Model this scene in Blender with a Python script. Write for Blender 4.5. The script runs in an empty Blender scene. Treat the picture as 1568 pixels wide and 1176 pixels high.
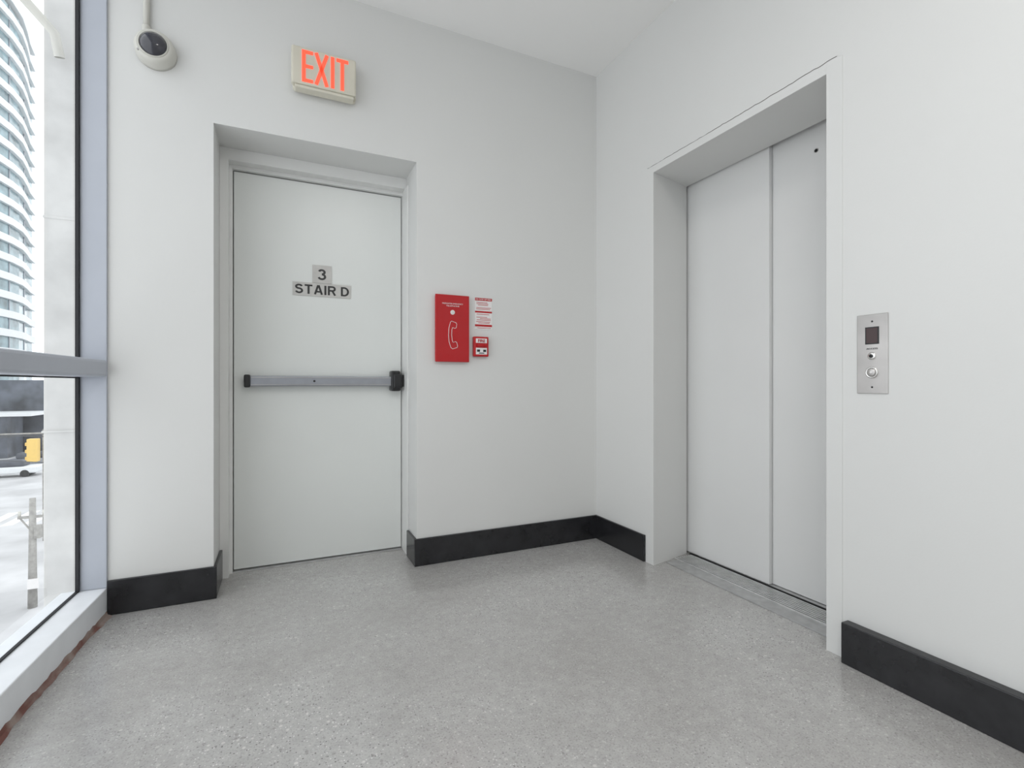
import bpy, bmesh, math, random
from mathutils import Matrix, Vector
random.seed(4)
S = bpy.context.scene
COL = S.collection

# ------------------------------------------------------------------ materials
def new_mat(name):
    m = bpy.data.materials.new(name); m.use_nodes = True
    nt = m.node_tree
    return m, nt, nt.nodes['Principled BSDF']

def mat(name, col, rough=0.5, metal=0.0, spec=0.5, var=0.03, nscale=6.0, bump=0.0, bscale=200.0, emit=None, estr=0.0):
    m, nt, b = new_mat(name)
    N, L = nt.nodes, nt.links
    b.inputs['Roughness'].default_value = rough
    b.inputs['Metallic'].default_value = metal
    b.inputs['Specular IOR Level'].default_value = spec
    tc = N.new('ShaderNodeTexCoord')
    no = N.new('ShaderNodeTexNoise'); no.inputs['Scale'].default_value = nscale; no.inputs['Detail'].default_value = 4
    L.new(tc.outputs['Object'], no.inputs['Vector'])
    r = N.new('ShaderNodeValToRGB')
    r.color_ramp.elements[0].position = 0.3; r.color_ramp.elements[1].position = 0.7
    r.color_ramp.elements[0].color = (*[max(0, c*(1-var)) for c in col], 1)
    r.color_ramp.elements[1].color = (*[min(1, c*(1+var)) for c in col], 1)
    L.new(no.outputs['Fac'], r.inputs['Fac']); L.new(r.outputs['Color'], b.inputs['Base Color'])
    if bump > 0:
        n2 = N.new('ShaderNodeTexNoise'); n2.inputs['Scale'].default_value = bscale; n2.inputs['Detail'].default_value = 3
        L.new(tc.outputs['Object'], n2.inputs['Vector'])
        bp = N.new('ShaderNodeBump'); bp.inputs['Strength'].default_value = bump; bp.inputs['Distance'].default_value = 0.002
        L.new(n2.outputs['Fac'], bp.inputs['Height']); L.new(bp.outputs['Normal'], b.inputs['Normal'])
    if emit:
        b.inputs['Emission Color'].default_value = (*emit, 1); b.inputs['Emission Strength'].default_value = estr
    return m

M_wall = mat('wall_paint', (0.705, 0.705, 0.69), 0.5, bump=0.10, bscale=160, var=0.010, nscale=1.5)
M_ceil = mat('ceiling_paint', (0.90, 0.895, 0.88), 0.8, var=0.01, nscale=1)
M_door = mat('door_paint', (0.75, 0.767, 0.745), 0.30, var=0.012, nscale=3, bump=0.05, bscale=120)
M_frame = mat('frame_paint', (0.77, 0.77, 0.755), 0.36, var=0.012, nscale=3)
M_elev = mat('elevator_paint', (0.74, 0.74, 0.73), 0.30, var=0.015, nscale=2, bump=0.08, bscale=260)
M_black = mat('black_vinyl', (0.016, 0.016, 0.018), 0.25, var=0.3, nscale=14, bump=0.1, bscale=40)
M_dark = mat('dark_gap', (0.01, 0.01, 0.01), 0.9)
M_blackpl = mat('black_plastic', (0.015, 0.015, 0.016), 0.35)
M_alu = mat('bar_aluminium', (0.34, 0.355, 0.39), 0.4, metal=0.6, var=0.04, nscale=20)
M_mull = mat('mullion_anodised', (0.45, 0.475, 0.53), 0.45, metal=0.2, var=0.03, nscale=4)
M_sill = mat('sill_white_paint', (0.84, 0.86, 0.89), 0.35, var=0.03, nscale=10)
M_gask = mat('gasket_rubber', (0.015, 0.015, 0.018), 0.6)
M_red = mat('red_enamel', (0.45, 0.004, 0.008), 0.28, var=0.05)
M_white = mat('white_print', (0.80, 0.78, 0.77), 0.5)
M_cream = mat('cream_plastic', (0.66, 0.63, 0.53), 0.42, var=0.03, nscale=8)
M_camw = mat('camera_housing', (0.60, 0.59, 0.54), 0.4, var=0.04)
M_steel = mat('brushed_steel', (0.50, 0.48, 0.465), 0.32, metal=0.9, var=0.18, nscale=5)
M_steelL = mat('polished_steel', (0.75, 0.74, 0.72), 0.2, metal=1.0)
M_plate = mat('sign_plate', (0.52, 0.51, 0.49), 0.4, metal=0.2, var=0.08, nscale=20)
M_screen = mat('display_screen', (0.035, 0.008, 0.008), 0.12)
M_exit = mat('exit_letters', (0.8, 0.10, 0.05), 0.4, emit=(1.0, 0.055, 0.028), estr=1.3)
M_sillm = mat('elevator_sill_metal', (0.50, 0.50, 0.50), 0.36, metal=0.6, var=0.12, nscale=25)
M_rib = mat('elevator_sill_rib', (0.80, 0.80, 0.80), 0.28, metal=0.8, var=0.10, nscale=25)
M_crack = mat('crack_line', (0.06, 0.055, 0.05), 0.9)  # dark tone of the crack over the elevator frame
M_conc = mat('exterior_concrete', (0.62, 0.615, 0.60), 0.85, var=0.12, nscale=5, bump=0.4, bscale=30)
M_street = mat('street_asphalt', (0.52, 0.52, 0.525), 0.9, var=0.22, nscale=0.3)
M_paintw = mat('road_paint', (0.9, 0.9, 0.9), 0.8)
M_bw = mat('tower_white_band', (0.74, 0.76, 0.77), 0.6)
M_bg = mat('tower_glass_band', (0.22, 0.31, 0.34), 0.15, var=0.5, nscale=0.4)
M_bd = mat('podium_dark_cladding', (0.09, 0.10, 0.12), 0.5, var=0.6, nscale=0.5)
M_wood = mat('pole_wood', (0.36, 0.35, 0.33), 0.9, var=0.2)
M_yel = mat('signal_yellow', (0.80, 0.55, 0.16), 0.5)

def caulk_mat():
    m, nt, b = new_mat('red_sealant'); N, L = nt.nodes, nt.links
    tc = N.new('ShaderNodeTexCoord'); no = N.new('ShaderNodeTexNoise'); no.inputs['Scale'].default_value = 9; no.inputs['Detail'].default_value = 6
    L.new(tc.outputs['Object'], no.inputs['Vector'])
    r = N.new('ShaderNodeValToRGB'); e = r.color_ramp.elements
    e[0].position = 0.42; e[0].color = (0.19, 0.08, 0.065, 1); e[1].position = 0.60; e[1].color = (0.34, 0.27, 0.24, 1)
    L.new(no.outputs['Fac'], r.inputs['Fac']); L.new(r.outputs['Color'], b.inputs['Base Color'])
    b.inputs['Roughness'].default_value = 0.8
    return m
M_caulk = caulk_mat()

def floor_mat():
    m, nt, b = new_mat('polished_concrete'); N, L = nt.nodes, nt.links
    tc = N.new('ShaderNodeTexCoord')
    def noise(s, d=5, rough=0.6):
        n = N.new('ShaderNodeTexNoise'); n.inputs['Scale'].default_value = s; n.inputs['Detail'].default_value = d
        n.inputs['Roughness'].default_value = rough
        L.new(tc.outputs['Object'], n.inputs['Vector']); return n
    def ramp(src, stops):
        r = N.new('ShaderNodeValToRGB'); e = r.color_ramp.elements
        while len(e) < len(stops): e.new(0.5)
        for i, (p, c) in enumerate(stops):
            e[i].position = p; e[i].color = (*c, 1) if isinstance(c, tuple) else (c, c, c, 1)
        L.new(src, r.inputs['Fac']); return r
    def mix(fac, a, c, mode='MIX'):
        x = N.new('ShaderNodeMix'); x.data_type = 'RGBA'; x.blend_type = mode
        if isinstance(fac, float): x.inputs[0].default_value = fac
        else: L.new(fac, x.inputs[0])
        for sock, v in ((x.inputs[6], a), (x.inputs[7], c)):
            if isinstance(v, tuple): sock.default_value = (*v, 1)
            else: L.new(v, sock)
        return x.outputs[2]
    base = ramp(noise(1.1, 6, 0.62).outputs['Fac'], [(0.32, (0.385, 0.372, 0.358)), (0.68, (0.51, 0.503, 0.492))])
    fine = ramp(noise(170, 3, 0.7).outputs['Fac'], [(0.34, 0.66), (0.48, 1.0), (0.64, 1.0), (0.72, 1.3)])
    c = mix(0.8, base.outputs['Color'], fine.outputs['Color'], 'MULTIPLY')
    med = ramp(noise(28, 4, 0.65).outputs['Fac'], [(0.35, 0.93), (0.65, 1.06)])
    c = mix(1.0, c, med.outputs['Color'], 'MULTIPLY')
    patch = ramp(noise(1.1, 3).outputs['Fac'], [(0.42, 0.0), (0.60, 1.0)])
    for sc, th, col, seed, amt, pk in ((150, 0.22, (0.80, 0.79, 0.77), 0, 0.9, 0.82), (130, 0.22, (0.09, 0.085, 0.08), 7, 0.8, 0.82),
                                   (62, 0.24, (0.25, 0.24, 0.225), 3, 0.55, 0.86), (55, 0.2, (0.74, 0.72, 0.69), 11, 0.7, 0.90)):
        mp = N.new('ShaderNodeMapping'); mp.inputs['Location'].default_value = (seed, seed*1.7, 0)
        L.new(tc.outputs['Object'], mp.inputs['Vector'])
        v = N.new('ShaderNodeTexVoronoi'); v.inputs['Scale'].default_value = sc
        L.new(mp.outputs['Vector'], v.inputs['Vector'])
        near = ramp(v.outputs['Distance'], [(th, 1.0), (th+0.14, 0.0)])
        sep = N.new('ShaderNodeSeparateColor'); L.new(v.outputs['Color'], sep.inputs[0])
        pick = ramp(sep.outputs[0], [(pk-0.03, 0.0), (pk, 1.0)])
        mu = N.new('ShaderNodeMath'); mu.operation = 'MULTIPLY'
        L.new(near.outputs['Color'], mu.inputs[0]); L.new(pick.outputs['Color'], mu.inputs[1])
        m2 = N.new('ShaderNodeMath'); m2.operation = 'MULTIPLY'; m2.inputs[1].default_value = amt
        pp = N.new('ShaderNodeMath'); pp.operation = 'MULTIPLY_ADD'; pp.inputs[1].default_value = 0.65; pp.inputs[2].default_value = 0.35
        L.new(patch.outputs['Color'], pp.inputs[0])
        m3 = N.new('ShaderNodeMath'); m3.operation = 'MULTIPLY'
        L.new(mu.outputs[0], m2.inputs[0]); L.new(m2.outputs[0], m3.inputs[0]); L.new(pp.outputs[0], m3.inputs[1])
        c = mix(m3.outputs[0], c, col)
    L.new(c, b.inputs['Base Color'])
    rr = ramp(noise(3.5, 5).outputs['Fac'], [(0.3, 0.13), (0.7, 0.26)])
    L.new(rr.outputs['Color'], b.inputs['Roughness'])
    b.inputs['Specular IOR Level'].default_value = 0.75
    bp = N.new('ShaderNodeBump'); bp.inputs['Strength'].default_value = 0.10; bp.inputs['Distance'].default_value = 0.003
    L.new(noise(5, 4).outputs['Fac'], bp.inputs['Height']); L.new(bp.outputs['Normal'], b.inputs['Normal'])
    return m
M_floor = floor_mat()

def glass_mat():
    m = bpy.data.materials.new('window_glass'); m.use_nodes = True; nt = m.node_tree; N, L = nt.nodes, nt.links
    N.remove(N['Principled BSDF']); out = N['Material Output']
    t = N.new('ShaderNodeBsdfTransparent'); t.inputs[0].default_value = (0.97, 0.985, 0.99, 1)
    g = N.new('ShaderNodeBsdfGlossy'); g.inputs['Roughness'].default_value = 0.02
    f = N.new('ShaderNodeLayerWeight'); f.inputs['Blend'].default_value = 0.5
    p = N.new('ShaderNodeMath'); p.operation = 'POWER'; p.inputs[1].default_value = 5
    q = N.new('ShaderNodeMath'); q.operation = 'MULTIPLY_ADD'; q.inputs[1].default_value = 0.8; q.inputs[2].default_value = 0.03
    L.new(f.outputs['Facing'], p.inputs[0]); L.new(p.outputs[0], q.inputs[0])
    mx = N.new('ShaderNodeMixShader'); L.new(q.outputs[0], mx.inputs[0]); L.new(t.outputs[0], mx.inputs[1]); L.new(g.outputs[0], mx.inputs[2])
    L.new(mx.outputs[0], out.inputs['Surface']); return m
M_glass = glass_mat()

# ------------------------------------------------------------------ mesh helpers
def link(ob, parent=None, local=False):
    COL.objects.link(ob)
    if parent:
        ob.parent = parent
        if not local: ob.matrix_parent_inverse = Matrix.Translation(parent.location).inverted()
    return ob

def empty(name, loc, rotz=0.0):
    e = bpy.data.objects.new(name, None); e.empty_display_size = 0.1
    e.location = loc; e.rotation_euler = (0, 0, rotz); COL.objects.link(e); return e

def finish(bm, name, m, parent=None, bevel=0, local=False, smooth=False, seg=2):
    me = bpy.data.meshes.new(name); bmesh.ops.recalc_face_normals(bm, faces=bm.faces); bm.to_mesh(me); bm.free()
    me.materials.append(m)
    if smooth:
        for p in me.polygons: p.use_smooth = True
    ob = bpy.data.objects.new(name, me); link(ob, parent, local)
    if bevel:
        b = ob.modifiers.new('bevel', 'BEVEL'); b.width = bevel; b.segments = seg; b.limit_method = 'ANGLE'
    return ob

def add_box(bm, x0, x1, y0, y1, z0, z1):
    vs = [bm.verts.new(p) for p in ((x0,y0,z0),(x1,y0,z0),(x1,y1,z0),(x0,y1,z0),(x0,y0,z1),(x1,y0,z1),(x1,y1,z1),(x0,y1,z1))]
    for f in ((0,3,2,1),(4,5,6,7),(0,1,5,4),(1,2,6,5),(2,3,7,6),(3,0,4,7)): bm.faces.new([vs[i] for i in f])

def add_prism(bm, pts, z0, z1):
    lo = [bm.verts.new((x, y, z0)) for x, y in pts]; hi = [bm.verts.new((x, y, z1)) for x, y in pts]
    bm.faces.new(lo[::-1]); bm.faces.new(hi); n = len(pts)
    for i in range(n): bm.faces.new([lo[i], lo[(i+1)%n], hi[(i+1)%n], hi[i]])

def boxes(name, bl, m, parent=None, bevel=0, local=False, prisms=()):
    bm = bmesh.new()
    for b in bl: add_box(bm, *b)
    for p in prisms: add_prism(bm, *p)
    return finish(bm, name, m, parent, bevel, local)

def cyl(name, p0, p1, r, m, parent=None, n=32, bevel=0, local=False, r2=None):
    p0, p1 = Vector(p0), Vector(p1); d = p1-p0
    bm = bmesh.new()
    bmesh.ops.create_cone(bm, cap_ends=True, segments=n, radius1=r, radius2=r if r2 is None else r2, depth=d.length)
    q = Vector((0,0,1)).rotation_difference(d.normalized()).to_matrix().to_4x4()
    bmesh.ops.transform(bm, matrix=Matrix.Translation((p0+p1)/2) @ q, verts=bm.verts)
    ob = finish(bm, name, m, parent, bevel, local)
    for p in ob.data.polygons: p.use_smooth = len(p.vertices) == 4
    return ob

def lathe(name, prof, origin, axis, m, parent=None, n=48):
    bm = bmesh.new(); q = Vector((0,0,1)).rotation_difference(Vector(axis).normalized()).to_matrix()
    rings = []
    for r, h in prof:
        if r < 1e-6: rings.append([bm.verts.new(Vector(origin)+q@Vector((0,0,h)))])
        else: rings.append([bm.verts.new(Vector(origin)+q@Vector((r*math.cos(2*math.pi*i/n), r*math.sin(2*math.pi*i/n), h))) for i in range(n)])
    for a, b in zip(rings, rings[1:]):
        for i in range(n):
            j = (i+1) % n
            if len(a) == 1: bm.faces.new([a[0], b[i], b[j]])
            elif len(b) == 1: bm.faces.new([a[i], a[j], b[0]])
            else: bm.faces.new([a[i], a[j], b[j], b[i]])
    return finish(bm, name, m, parent, smooth=True)

def text(name, s, wall, pos, a0, a1, z0, z1, m, parent=None, bold=0.0, ext=0.0008, gap=1.0):
    cu = bpy.data.curves.new(name, 'FONT'); cu.body = s; cu.offset = bold; cu.space_character = gap; cu.resolution_u = 4
    cu.align_x = 'CENTER'
    tmp = bpy.data.objects.new('t', cu); COL.objects.link(tmp)
    bpy.context.view_layer.update()
    me = bpy.data.meshes.new_from_object(tmp.evaluated_get(bpy.context.evaluated_depsgraph_get()))
    bpy.data.objects.remove(tmp)
    xs = [v.co.x for v in me.vertices]; ys = [v.co.y for v in me.vertices]
    lx, hx, ly, hy = min(xs), max(xs), min(ys), max(ys)
    for v in me.vertices:
        a = a0+(v.co.x-lx)/(hx-lx)*(a1-a0); z = z0+(v.co.y-ly)/(hy-ly)*(z1-z0)
        v.co = (a, pos, z) if wall == 'back' else (pos, a, z)
    me.name = name; me.materials.clear(); me.materials.append(m)
    ob = bpy.data.objects.new(name, me); link(ob, parent)
    sm = ob.modifiers.new('thick', 'SOLIDIFY'); sm.thickness = ext*2; sm.offset = 0
    return ob

def tube(name, pts, r, m, parent=None, cyclic=False, local=False):
    cu = bpy.data.curves.new(name, 'CURVE'); cu.dimensions = '3D'; cu.bevel_depth = r; cu.bevel_resolution = 2
    sp = cu.splines.new('POLY'); sp.points.add(len(pts)-1)
    for p, c in zip(sp.points, pts): p.co = (*c, 1)
    sp.use_cyclic_u = cyclic
    cu.materials.append(m); ob = bpy.data.objects.new(name, cu); return link(ob, parent, local)

# bold sans-serif lettering: each glyph is a set of centre-line strokes on a unit-high cell
def arc(cx, cy, rx, ry, a0, a1, n=14):
    return [(cx+rx*math.cos(math.radians(a0+(a1-a0)*i/n)), cy+ry*math.sin(math.radians(a0+(a1-a0)*i/n))) for i in range(n+1)]
W = 0.18; h_ = W/2
GLY = {
 'S': (0.68, [arc(0.34, 0.72, 0.24, 0.19, 15, 270)[:-1] + arc(0.34, 0.31, 0.255, 0.22, 90, -165)]),
 'T': (0.66, [[(0.0, 1-h_), (0.66, 1-h_)], [(0.33, 0), (0.33, 1-W*0.9)]]),
 'A': (0.76, [[(h_*0.9, 0), (0.38-0.02, 1)], [(0.76-h_*0.9, 0), (0.38+0.02, 1)], [(0.2, 0.30), (0.56, 0.30)]]),
 'I': (0.17, [[(h_, 0), (h_, 1)]]),
 'R': (0.72, [[(h_, 0), (h_, 1)], [(h_, 1-h_)] + arc(0.42, 0.705, 0.19, 0.21, 90, -90) + [(h_, 0.495)], [(0.40, 0.47), (0.64, 0)]]),
 'D': (0.72, [[(h_, 0), (h_, 1)], [(h_, 1-h_)] + arc(0.30, 0.5, 0.335, 0.415, 90, -90, 20) + [(h_, h_)]]),
 '3': (0.62, [arc(0.28, 0.73, 0.21, 0.19, 165, -90) , arc(0.28, 0.30, 0.25, 0.22, 90, -165)]),
}
def bold(name, s, y, x0, x1, z0, z1, m, parent, gap=0.13, space=0.30):
    total = 0
    for c in s: total += space if c == ' ' else GLY[c][0]+gap
    total -= gap; sx = (x1-x0)/total; sz = z1-z0; cur = 0; bm = bmesh.new(); layer = 0
    for c in s:
        if c == ' ': cur += space; continue
        w, strokes = GLY[c]
        for st in strokes:
            layer += 1; yy = y-0.0001*(layer % 3); P = [Vector(p) for p in st]; L_, R_ = [], []
            for i, p in enumerate(P):
                t = Vector((0, 0))
                if i > 0: t += (p-P[i-1]).normalized()
                if i < len(P)-1: t += (P[i+1]-p).normalized()
                t.normalize(); n = Vector((-t.y, t.x))*W/2
                for lst, q in ((L_, p+n), (R_, p-n)):
                    lst.append(bm.verts.new((x0+(cur+q.x)*sx, yy, z0+q.y*sz)))
            for i in range(len(P)-1): bm.faces.new([L_[i], L_[i+1], R_[i+1], R_[i]])
        cur += w+gap
    return finish(bm, name, m, parent)

# ------------------------------------------------------------------ room dimensions (camera stands at x=0,y=0)
YB, XR, H = 2.68, 1.86, 3.0
XL = -0.68
YR = -3.6
OL, OR_, OT = -0.2855, 0.675, 2.22        # door recess
EY0, EY1, ET = 1.181, 2.133, 2.165        # elevator opening
YJ = 1.123
TH = math.radians(-2.78)
def winx(y, off=0.0): return XL + (y-YB)*math.tan(-TH) + off   # inner window line

boxes('wall_back', [
    (XL, OL, YB, 3.14, 0, H), (OR_, 2.6, YB, 3.14, 0, H), (OL, OR_, YB, 3.14, OT, H),
    (OL, OR_, 3.10, 3.14, 0, OT), (-0.80, XL, 2.765, 3.14, -0.2, H)], M_wall)
boxes('wall_right', [(XR, 2.17, YR, EY0, 0, H), (XR, 2.17, EY0, YB, ET, H)], M_wall,
      prisms=[([(XR, EY1), (2.17, 2.205), (2.17, YB), (XR, YB)], 0, ET)])
boxes('wall_shaft', [(2.30, 2.36, 0.8, YB, 0, H), (2.17, 2.30, 0.8, 0.86, 0, H)], M_dark)  # unseen dark backing, added to stop sky light leaking past the elevator doors
boxes('wall_rear', [(-1.15, 2.17, YR-0.15, YR, 0, H)], M_wall)
bm = bmesh.new(); add_prism(bm, [(winx(YR, -0.2), YR-0.15), (2.36, YR-0.15), (2.36, 3.14), (-0.80, 3.14), (-0.80, YB)], -0.25, 0.0)
finish(bm, 'floor', M_floor)
bm = bmesh.new(); add_prism(bm, [(winx(YR, -0.2), YR-0.15), (2.36, YR-0.15), (2.36, 3.14), (-0.80, 3.14), (-0.80, YB)], H, H+0.25)
finish(bm, 'ceiling', M_ceil)

# ------------------------------------------------------------------ baseboards
BH, BT = 0.15, 0.014
bm = bmesh.new()
add_box(bm, XL, OL+BT, YB-BT, YB, 0, BH); add_box(bm, OL, OL+BT, YB, 2.924, 0, BH)
add_box(bm, OR_-BT, XR, YB-BT, YB, 0, BH); add_box(bm, OR_-BT, OR_, YB, 2.862, 0, BH)
finish(bm, 'baseboard_back', M_black, bevel=0.003)
boxes('baseboard_right', [(XR-BT, XR, EY1+0.066, YB-BT, 0, BH), (XR-0.040, XR, YR, YJ-0.018, 0, BH-0.004)], M_black, bevel=0.003)

# ------------------------------------------------------------------ stair door
d = empty('door_1', (0.22, 3.03, 0))
DL, DR, DT, DY = -0.228, 0.662, 2.134, 3.01
boxes('slab', [(DL, DR, DY, DY+0.045, 0.010, DT)], M_door, d, bevel=0.002)
e_ = 0.0006
boxes('frame', [
    (OL+e_, -0.246, 2.925, 2.985, 0, 2.158), (OL+e_, DL-0.004, 2.985, 3.099, 0, DT+0.005),
    (DR+0.004, OR_-e_, 2.865, 3.099, 0, 2.158),
    (OL+e_, OR_-e_, 2.925, 2.985, 2.158, OT-e_), (OL+e_, OR_-e_, 2.985, 3.099, DT+0.005, OT-e_)], M_frame, d)
boxes('gap_shadow', [(DL-0.003, DR+0.003, DY+0.046, DY+0.08, 0.001, DT+0.004)], M_dark, d)
boxes('threshold', [(DL-0.004, DR+0.004, 2.985, 3.09, 0.0, 0.005)], M_sillm, d, bevel=0.001)
boxes('panic_bar_rail', [(-0.150, 0.60, 2.955, 3.005, 0.988, 1.044)], M_alu, d, bevel=0.006)
boxes('panic_bar_groove', [(-0.145, 0.60, 2.9535, 2.956, 1.034, 1.037), (-0.145, 0.60, 2.9535, 2.956, 0.995, 0.998)], M_steel, d)
boxes('panic_bar_end_cap', [(-0.178, -0.148, 2.950, 3.009, 0.982, 1.050)], M_blackpl, d, bevel=0.007)
boxes('panic_bar_latch_case', [(0.590, 0.645, 2.940, 3.009, 0.958, 1.078), (0.600, 0.650, 2.925, 2.945, 0.975, 1.06)], M_blackpl, d, bevel=0.008)
boxes('latch_strike', [(0.648, 0.664, 2.945, 3.0, 0.985, 1.055)], M_blackpl, d, bevel=0.003)
cyl('panic_bar_keyhole', (0.168, 2.952, 1.016), (0.168, 2.956, 1.016), 0.006, M_blackpl, d)

sg = empty('stair_sign', (0.21, 3.0, 1.55))
boxes('plate_lower', [(0.058, 0.368, 3.006, 3.0098, 1.497, 1.572)], M_plate, sg)
boxes('plate_upper', [(0.160, 0.263, 3.006, 3.0098, 1.574, 1.675)], M_plate, sg)
bold('lettering', 'STAIR D', 3.0055, 0.070, 0.358, 1.508, 1.561, M_blackpl, sg)
bold('numeral', '3', 3.0055, 0.191, 0.234, 1.592, 1.653, M_blackpl, sg)

# ------------------------------------------------------------------ exit sign
ex = empty('exit_sign', (0.19, YB, 2.54))
boxes('housing', [(0.052, 0.350, 2.640, YB, 2.452, 2.632)], M_cream, ex, bevel=0.010)
boxes('face_panel', [(0.045, 0.345, 2.602, 2.642, 2.458, 2.640)], M_cream, ex, bevel=0.008)
boxes('lower_lip', [(0.060, 0.335, 2.608, 2.66, 2.442, 2.457)], M_cream, ex, bevel=0.004)
def letters(y0, y1):
    bm = bmesh.new(); z0, z1 = 2.470, 2.624; w = 0.016
    def stroke(a, b, ww=w):
        a, b = Vector(a), Vector(b); t = (b-a).normalized(); n = Vector((-t[1], t[0]))*ww/2
        q = [a+n, a-n, b-n, b+n]
        f = [bm.verts.new((p[0], y0, p[1])) for p in q]; g = [bm.verts.new((p[0], y1, p[1])) for p in q]
        bm.faces.new(f); bm.faces.new(g[::-1])
        for i in range(4): bm.faces.new([f[i], g[i], g[(i+1)%4], f[(i+1)%4]])
    h = w/2; zm = (z0+z1)/2
    e = 0.092
    stroke((e+h, z0), (e+h, z1))
    for z in (z0+h, zm, z1-h): stroke((e+w, z), (e+0.050, z), w*0.95)
    x = 0.148
    stroke((x+h, z0), (x+0.058, z1)); stroke((x+h, z1), (x+0.058, z0))
    stroke((0.224+h, z0), (0.224+h, z1))
    t = 0.250
    stroke((t, z1-h), (t+0.056, z1-h)); stroke((t+0.028, z0), (t+0.028, z1-w))
    return finish(bm, 'exit_letters', M_exit, ex)
letters(2.5995, 2.6025)

# ------------------------------------------------------------------ dome camera
sc_ = empty('security_camera', (-0.505, YB, 2.485))
o = (-0.505, YB, 2.482)
lathe('housing', [(0.0, 0), (0.078, 0), (0.078, 0.018), (0.075, 0.030), (0.075, 0.046), (0.069, 0.060), (0.060, 0.068), (0.054, 0.066), (0.05, 0.060), (0.0, 0.060)], o, (0, -1, 0), M_camw, sc_)
prof = [(0.052*math.cos(t), 0.060+0.036*math.sin(t)) for t in [i*math.pi/2/10 for i in range(11)]]; prof[-1] = (0, prof[-1][1])
m_dome, _, b_ = new_mat('dome_smoked'); b_.inputs['Base Color'].default_value = (0.035, 0.035, 0.045, 1); b_.inputs['Roughness'].default_value = 0.06
b_.inputs['Coat Weight'].default_value = 0.5
lathe('dome', prof, o, (0, -1, 0), m_dome, sc_)
lathe('dome_ring', [(0.056, 0.060), (0.056, 0.071), (0.051, 0.071), (0.051, 0.060)], o, (0, -1, 0), M_camw, sc_)
cyl('screw', (-0.56, YB-0.062, 2.447), (-0.56, YB-0.067, 2.447), 0.004, M_steel, sc_)
cyl('conduit', (-0.540, YB-0.014, 2.545), (-0.540, YB-0.014, H), 0.012, M_camw, sc_)
cyl('conduit_fitting', (-0.540, YB-0.016, 2.535), (-0.540, YB-0.016, 2.585), 0.016, M_camw, sc_, bevel=0.003)

# ------------------------------------------------------------------ fire phone box
fp = empty('emergency_phone_box', (0.87, YB, 1.31))
px0, px1, pz0, pz1, py = 0.773, 0.972, 1.124, 1.500, 2.652
boxes('back_box', [(px0+0.005, px1-0.005, py+0.006, YB, pz0+0.005, pz1-0.005)], M_red, fp, bevel=0.002)
boxes('cover', [(px0, px1, py, py+0.008, pz0, pz1)], M_red, fp, bevel=0.003)
text('title', 'FIREFIGHTER EMERGENCY', 'back', py-0.0008, 0.812, 0.934, 1.447, 1.454, M_white, fp)
text('title_line', 'TELEPHONE', 'back', py-0.0008, 0.835, 0.912, 1.434, 1.441, M_white, fp)
cyl('lock_ring', (0.872, py-0.003, 1.402), (0.872, py, 1.402), 0.013, M_white, fp)
cyl('lock_core', (0.872, py-0.006, 1.402), (0.872, py-0.002, 1.402), 0.007, M_steelL, fp)
cx, cz = 0.872, 1.275
outer = [(-0.012, 0.072), (-0.006, 0.078), (0.020, 0.070), (0.025, 0.062), (0.022, 0.042), (0.014, 0.038), (0.000, 0.042), (-0.004, 0.030),
         (-0.005, 0.0), (-0.002, -0.030), (0.004, -0.042), (0.018, -0.036), (0.025, -0.042), (0.030, -0.062), (0.026, -0.070), (0.000, -0.078), (-0.010, -0.070),
         (-0.020, -0.040), (-0.024, 0.0), (-0.021, 0.040)]
tube('handset_icon', [(cx+a, py-0.0005, cz+b) for a, b in outer], 0.0014, M_white, fp, cyclic=True)

nt_ = empty('fire_procedure_notice', (1.07, YB, 1.41))
boxes('paper', [(1.016, 1.122, YB-0.003, YB-0.0002, 1.318, 1.500)], M_white, nt_)
boxes('red_bands', [(1.016, 1.122, YB-0.0038, YB-0.003, 1.484, 1.500), (1.016, 1.122, YB-0.0038, YB-0.003, 1.414, 1.424),
                    (1.016, 1.122, YB-0.0038, YB-0.003, 1.334, 1.346), ], M_red, nt_)
lines = []
for z in (1.474, 1.466, 1.458, 1.443, 1.435, 1.405, 1.388, 1.380, 1.372, 1.362, 1.354, 1.326):
    w = random.uniform(0.06, 0.094); x = 1.022+random.uniform(0, 0.094-w)
    lines.append((x, x+w, YB-0.0038, YB-0.003, z-0.0014, z+0.0014))
boxes('red_print', lines, M_red, nt_)
text('notice_heading', 'IN CASE OF FIRE', 'back', YB-0.004, 1.022, 1.116, 1.488, 1.496, M_white, nt_)

al = empty('fire_alarm_pull_station', (1.046, YB, 1.215))
boxes('body', [(1.000, 1.092, YB-0.028, YB, 1.158, 1.273)], M_red, al, bevel=0.005)
boxes('white_labels', [(1.012, 1.080, YB-0.030, YB-0.027, 1.236, 1.262), (1.012, 1.080, YB-0.031, YB-0.027, 1.170, 1.208)], M_white, al, bevel=0.001)
text('pull_lettering', 'FIRE', 'back', YB-0.0312, 1.024, 1.068, 1.241, 1.257, M_red, al, bold=0.02)
boxes('pull_handle', [(1.018, 1.074, YB-0.040, YB-0.027, 1.214, 1.230)], M_red, al, bevel=0.004)
boxes('label_marks', [(1.018, 1.036, YB-0.0318, YB-0.031, 1.185, 1.198), (1.056, 1.074, YB-0.0318, YB-0.031, 1.185, 1.198), (1.030, 1.062, YB-0.0318, YB-0.031, 1.175, 1.180)], M_blackpl, al)

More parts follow.
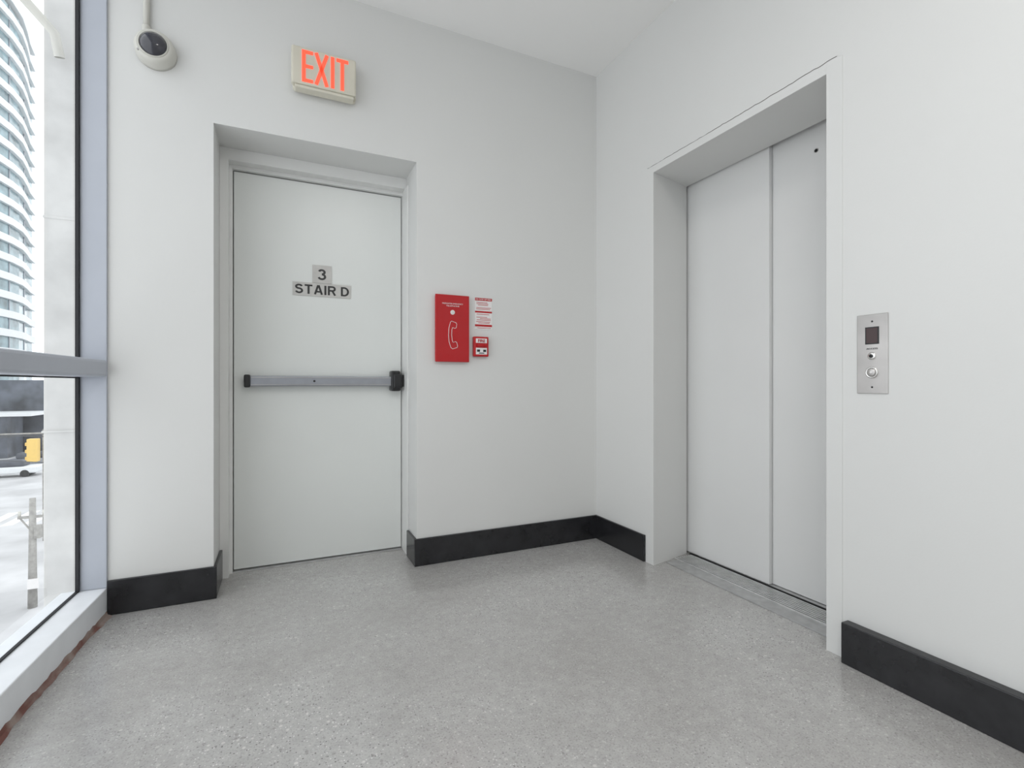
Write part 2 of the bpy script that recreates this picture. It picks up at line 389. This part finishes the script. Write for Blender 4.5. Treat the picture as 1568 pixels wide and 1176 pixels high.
# ------------------------------------------------------------------ elevator
el = empty('elevator_door', (2.2, 1.68, 0))
boxes('leading_panel', [(2.185, 2.208, 1.672, 2.240, 0.008, 2.20)], M_elev, el, bevel=0.002)
boxes('trailing_panel', [(2.212, 2.236, 1.10, 1.720, 0.008, 2.20)], M_elev, el, bevel=0.002)
boxes('seam_shadow', [(2.2085, 2.2115, 1.676, 1.72, 0.01, 2.19)], M_dark, el)
cyl('release_keyhole', (2.209, 1.452, 2.065), (2.213, 1.452, 2.065), 0.007, M_dark, el)
cyl('release_ring', (2.2105, 1.452, 2.065), (2.213, 1.452, 2.065), 0.010, M_steel, el)
boxes('trim_1', [(XR-0.003, XR, EY1, EY1+0.064, 0, ET+0.038), (XR-0.003, XR, YJ, EY0, 0, ET+0.038), (XR-0.003, XR, EY0, EY1, ET, ET+0.038)], M_wall, bevel=0.001)
si = empty('elevator_sill', (2.08, 1.68, 0))
boxes('plate', [(1.95, 2.28, EY0+0.002, EY1-0.0, 0.0, 0.006)], M_sillm, si, bevel=0.001)
gr = [(2.03+i*0.0165, 2.039+i*0.0165, EY0+0.002, EY1+0.02, 0.006, 0.010) for i in range(8)]
boxes('ribs', gr, M_rib, si)
boxes('rib_grooves', [(2.0395+i*0.0165, 2.0455+i*0.0165, EY0+0.002, EY1+0.018, 0.006, 0.0066) for i in range(7)], M_blackpl, si)
boxes('guide_slot', [(2.165, 2.183, EY0+0.002, EY1+0.05, 0.0055, 0.0068)], M_dark, si)
pts = []; n = 60
for i in range(n+1):
    y = EY1+0.05+(YJ+0.02-EY1-0.05)*i/n
    pts.append((XR-0.0005, y, ET+0.040+random.uniform(-0.0018, 0.0018)+0.006*(i/n)**2))
tube('wall_crack', pts, 0.0011, M_crack)  # thin wavy crack in the wall above the elevator casing
# call panel
cp = empty('elevator_call_panel', (XR, 1.02, 1.1))
A0, A1, PX = 1.071, 0.972, XR-0.004
Z0, Z1 = 0.967, 1.242; AC = (A0+A1)/2
boxes('faceplate', [(PX, XR, A1, A0, Z0, Z1)], M_steel, cp, bevel=0.0012)
boxes('display_bezel', [(PX-0.0015, PX, AC-0.022, AC+0.022, 1.138, 1.198)], M_blackpl, cp, bevel=0.0005)
boxes('display', [(PX-0.002, PX-0.001, AC-0.018, AC+0.018, 1.142, 1.194)], M_screen, cp)
text('panel_text', 'ACCESS', 'right', PX-0.0008, AC+0.018, AC-0.018, 1.120, 1.125, M_blackpl, cp)
kz, bz = 1.097, 1.040
lathe('key_switch', [(0.013, 0), (0.013, 0.003), (0.010, 0.005), (0, 0.005)], (PX, AC, kz), (-1, 0, 0), M_steelL, cp)
lathe('key_core', [(0.006, 0.004), (0.006, 0.008), (0, 0.008)], (PX, AC, kz), (-1, 0, 0), M_blackpl, cp)
lathe('call_button_ring', [(0.020, 0), (0.020, 0.004), (0.017, 0.006), (0.015, 0.004), (0, 0.004)], (PX, AC, bz), (-1, 0, 0), M_steelL, cp)
lathe('call_button', [(0.0135, 0.004), (0.0135, 0.007), (0.011, 0.008), (0, 0.008)], (PX, AC, bz), (-1, 0, 0), M_steel, cp)
lathe('call_button_dot', [(0.004, 0.008), (0.0035, 0.0088), (0, 0.0088)], (PX, AC, bz), (-1, 0, 0), M_white, cp)
for z in (Z0+0.022, Z1-0.025):
    lathe('screw', [(0.0035, 0), (0.003, 0.001), (0, 0.001)], (PX, AC, z), (-1, 0, 0), M_blackpl, cp, n=12)

# ------------------------------------------------------------------ window wall
w = empty('window_1', (XL, YB, 0), TH)
LEN = 6.45
boxes('corner_mullion', [(-0.093, 0.0, -0.012, 0.078, 0.121, H)], M_mull, w, local=True, bevel=0.002)
mull = [(-0.15, 0.0, -y-0.03, -y+0.03, 0.121, H) for y in (2.3, 3.9, 5.5)]
boxes('mullions', mull, M_mull, w, local=True, bevel=0.002)
boxes('transom', [(-0.093, 0.004, -LEN, -0.014, 1.030, 1.103)], M_mull, w, local=True, bevel=0.012)
boxes('head_rail', [(-0.12, 0.0, -LEN, -0.014, H-0.06, H)], M_mull, w, local=True, bevel=0.002)
boxes('sill', [(-0.16, 0.0, -LEN, -0.0, 0.0, 0.120)], M_sill, w, local=True, bevel=0.004)
boxes('gaskets', [(-0.104, -0.092, -0.026, -0.010, 0.12, H), (-0.104, -0.094, -LEN, -0.02, 0.12, 0.126), (-0.104, -0.094, -LEN, -0.02, 1.024, 1.030), (-0.104, -0.094, -LEN, -0.02, 1.103, 1.109)], M_gask, w, local=True)
bm = bmesh.new(); bm.faces.new([bm.verts.new(p) for p in ((-0.101, -LEN, 0.124), (-0.101, -0.02, 0.124), (-0.101, -0.02, H-0.05), (-0.101, -LEN, H-0.05))])
finish(bm, 'glass', M_glass, w, local=True)
bm = bmesh.new(); prev = None; n = 260
ww = 0.016
for i in range(n+1):
    y = -0.015-(LEN-0.03)*i/n; ww = min(0.028, max(0.008, ww+random.uniform(-0.005, 0.005)))
    row = [bm.verts.new((0.0005, y, 0.022+random.uniform(-0.004, 0.004))), bm.verts.new((0.005, y, 0.007)), bm.verts.new((ww, y, 0.0006))]
    if prev:
        for a in range(2): bm.faces.new([prev[a], row[a], row[a+1], prev[a+1]])
    prev = row
finish(bm, 'sealant_bead', M_caulk, w, local=True)

# ------------------------------------------------------------------ exterior
GZ = -8.0
boxes('exterior_column', [(-1.10, -0.86, 3.30, 3.9, GZ, 6.0), (-1.107, -0.86, 3.29, 3.9, 0.75, 0.76), (-1.103, -0.86, 3.295, 3.9, 1.85, 1.865)], M_conc, bevel=0.004)
tube('exterior_canopy_arm', [(-1.02, 3.25, 2.66), (-1.03, 3.22, 2.76), (-1.10, 3.2, 2.84), (-1.5, 2.95, 3.25), (-2.4, 2.6, 3.9)], 0.022, M_camw)
boxes('street_ground', [(-200, 60, 4, 260, GZ-0.5, GZ)], M_street)
boxes('crosswalk', [(-26+i*1.1, -25.4+i*1.1, 42, 46, GZ, GZ+0.01) for i in range(16)], M_paintw)
def tower():
    t = empty('office_tower', (-50, 98, GZ))
    def outline(off):
        pts = [(-64, 75+off*0), (-39-off, 75)]
        for i in range(13):
            a = i/12; y = 75+47*a; pts.append((-39-off-2.0*a**2+0.8*math.sin(a*11), y))
        pts.append((-64, 122)); return pts
    bw = bmesh.new(); bg = bmesh.new(); bf = bmesh.new()
    add_prism(bg, outline(0.5), GZ, 62)
    for k in range(21):
        z = 2.6+k*3.0
        add_prism(bw, outline(0.0), z, z+1.15)
    for i in range(1, 13, 2):
        x, y = outline(0.45)[i+1]
        add_box(bf, x-0.3, x+0.05, y-0.12, y+0.12, 2.6, 62)
    finish(bg, 'glazing', M_bg, t); finish(bw, 'floor_bands', M_bw, t); finish(bf, 'facade_mullions', M_alu, t)
tower()
boxes('podium_building', [(-42, -28, 85, 100, GZ, 1.5), (-44, -30, 80, 84, GZ, -3)], M_bd)
boxes('podium_canopy', [(-45, -27.5, 79, 85, -2.9, -2.5)], M_bw)
up = empty('utility_pole', (-6, 19, GZ))
def world(px, z):
    x = (px-784)/756*z; c, s = 0.9058, 0.4237
    return (x*c+z*s, -x*s+z*c)
ux, uy = world(50, 19.9)
up.location = (ux, uy, GZ)
cyl('shaft', (ux, uy, GZ), (ux, uy, -3.6), 0.15, M_wood, up, r2=0.10)
boxes('crossarm', [(ux-0.45, ux+0.4, uy-0.05, uy+0.05, -4.4, -4.3), (ux+0.1, ux+0.3, uy-0.2, uy+0.1, -5.2, -4.7)], M_wood, up)
for k in (-0.4, 0.0, 0.35): cyl('insulator', (ux+k, uy, -4.3), (ux+k, uy, -4.1), 0.05, M_camw, up, n=12)
tube('stay', [(ux-0.4, uy, -4.35), (ux, uy-0.1, -4.9)], 0.03, M_wood, up)
boxes('notice', [(ux-0.1, ux+0.25, uy-0.19, uy-0.17, -7.2, -6.8)], M_white, up)
tx, ty = world(52, 28)
ts = empty('traffic_signal', (tx, ty, GZ))
boxes('signal_head', [(tx-0.26, tx+0.22, ty-0.2, ty+0.2, -3.4, -2.1), (tx-0.36, tx-0.24, ty-0.12, ty+0.12, -2.5, -2.3), (tx-0.36, tx-0.24, ty-0.12, ty+0.12, -2.9, -2.7), (tx-0.36, tx-0.24, ty-0.12, ty+0.12, -3.3, -3.1)], M_yel, ts, bevel=0.04)
boxes('mast', [(tx+0.3, tx+0.4, ty+0.2, ty+0.3, GZ, -1.6), (tx-5, tx+0.3, ty+0.2, ty+0.28, -1.85, -1.78)], M_wood, ts)
for k, (za, zb) in enumerate(((-0.9, -1.6), (-1.7, -1.2), (-2.4, -2.9))):
    tube('overhead_wire' if k == 0 else 'overhead_wire.%03d' % k, [(-45, 60, za-2), (-22, 45, za-1.2), (-8, 30, zb)], 0.02, M_blackpl)
def car(name, x, y, m, L_=4.6):
    t = empty(name, (x, y, GZ))
    boxes('body', [(x-L_/2, x+L_/2, y-0.9, y+0.9, GZ+0.35, GZ+1.0)], m, t, bevel=0.12)
    boxes('cabin', [(x-L_/2+0.6, x+L_/2-1.0, y-0.8, y+0.8, GZ+0.95, GZ+1.6)], M_bd, t, bevel=0.2)
    for a in (-1.4, 1.4): cyl('wheel', (x+a, y-0.92, GZ+0.34), (x+a, y+0.92, GZ+0.34), 0.34, M_blackpl, t, n=20)
vx, vy = world(15, 48); car('parked_car', vx, vy, M_bw)
vx, vy = world(60, 54); car('parked_car.001', vx, vy, M_alu)

# ------------------------------------------------------------------ lights
wd = bpy.data.worlds.new('overcast'); S.world = wd; wd.use_nodes = True
N, L = wd.node_tree.nodes, wd.node_tree.links
bg = N['Background']; bg.inputs['Strength'].default_value = 1.8
tc = N.new('ShaderNodeTexCoord'); sep = N.new('ShaderNodeSeparateXYZ'); L.new(tc.outputs['Generated'], sep.inputs[0])
r = N.new('ShaderNodeValToRGB'); e = r.color_ramp.elements
e[0].position = 0.0; e[0].color = (0.80, 0.82, 0.85, 1); e[1].position = 0.5; e[1].color = (0.95, 0.975, 1.0, 1)
mp = N.new('ShaderNodeMapRange'); mp.inputs['From Min'].default_value = -1; mp.inputs['From Max'].default_value = 1
L.new(sep.outputs['Z'], mp.inputs['Value']); L.new(mp.outputs[0], r.inputs['Fac']); L.new(r.outputs['Color'], bg.inputs['Color'])

for k, (y, en) in enumerate(((0.0, 17), (-2.2, 15))):  # unseen overhead fill, added to brighten the room
    f = empty('ceiling_fill_light' if k == 0 else 'ceiling_fill_light.001', (0.6, y, H))
    boxes('housing', [(0.28, 0.92, y-0.32, y+0.32, H-0.03, H)], M_sill, f, bevel=0.004)  # invented fixture box dressing the added fill
    ld = bpy.data.lights.new('fill_lamp', 'AREA'); ld.shape = 'SQUARE'; ld.size = 0.58; ld.energy = en; ld.color = (1.0, 0.98, 0.95)
    lo = bpy.data.objects.new('fill_lamp', ld); lo.location = (0.6, y, H-0.035); link(lo, f)

# ------------------------------------------------------------------ camera
cam = bpy.data.cameras.new('camera'); cam.sensor_width = 36; cam.lens = 756/1568*36; cam.clip_start = 0.02; cam.clip_end = 600
co = bpy.data.objects.new('camera', cam); co.location = (0, 0, 1.0); co.rotation_euler = (math.radians(90), 0, math.radians(-25.07))
COL.objects.link(co); S.camera = co
S.view_settings.view_transform = 'Standard'; S.view_settings.look = 'None'
S.view_settings.exposure = 0.0
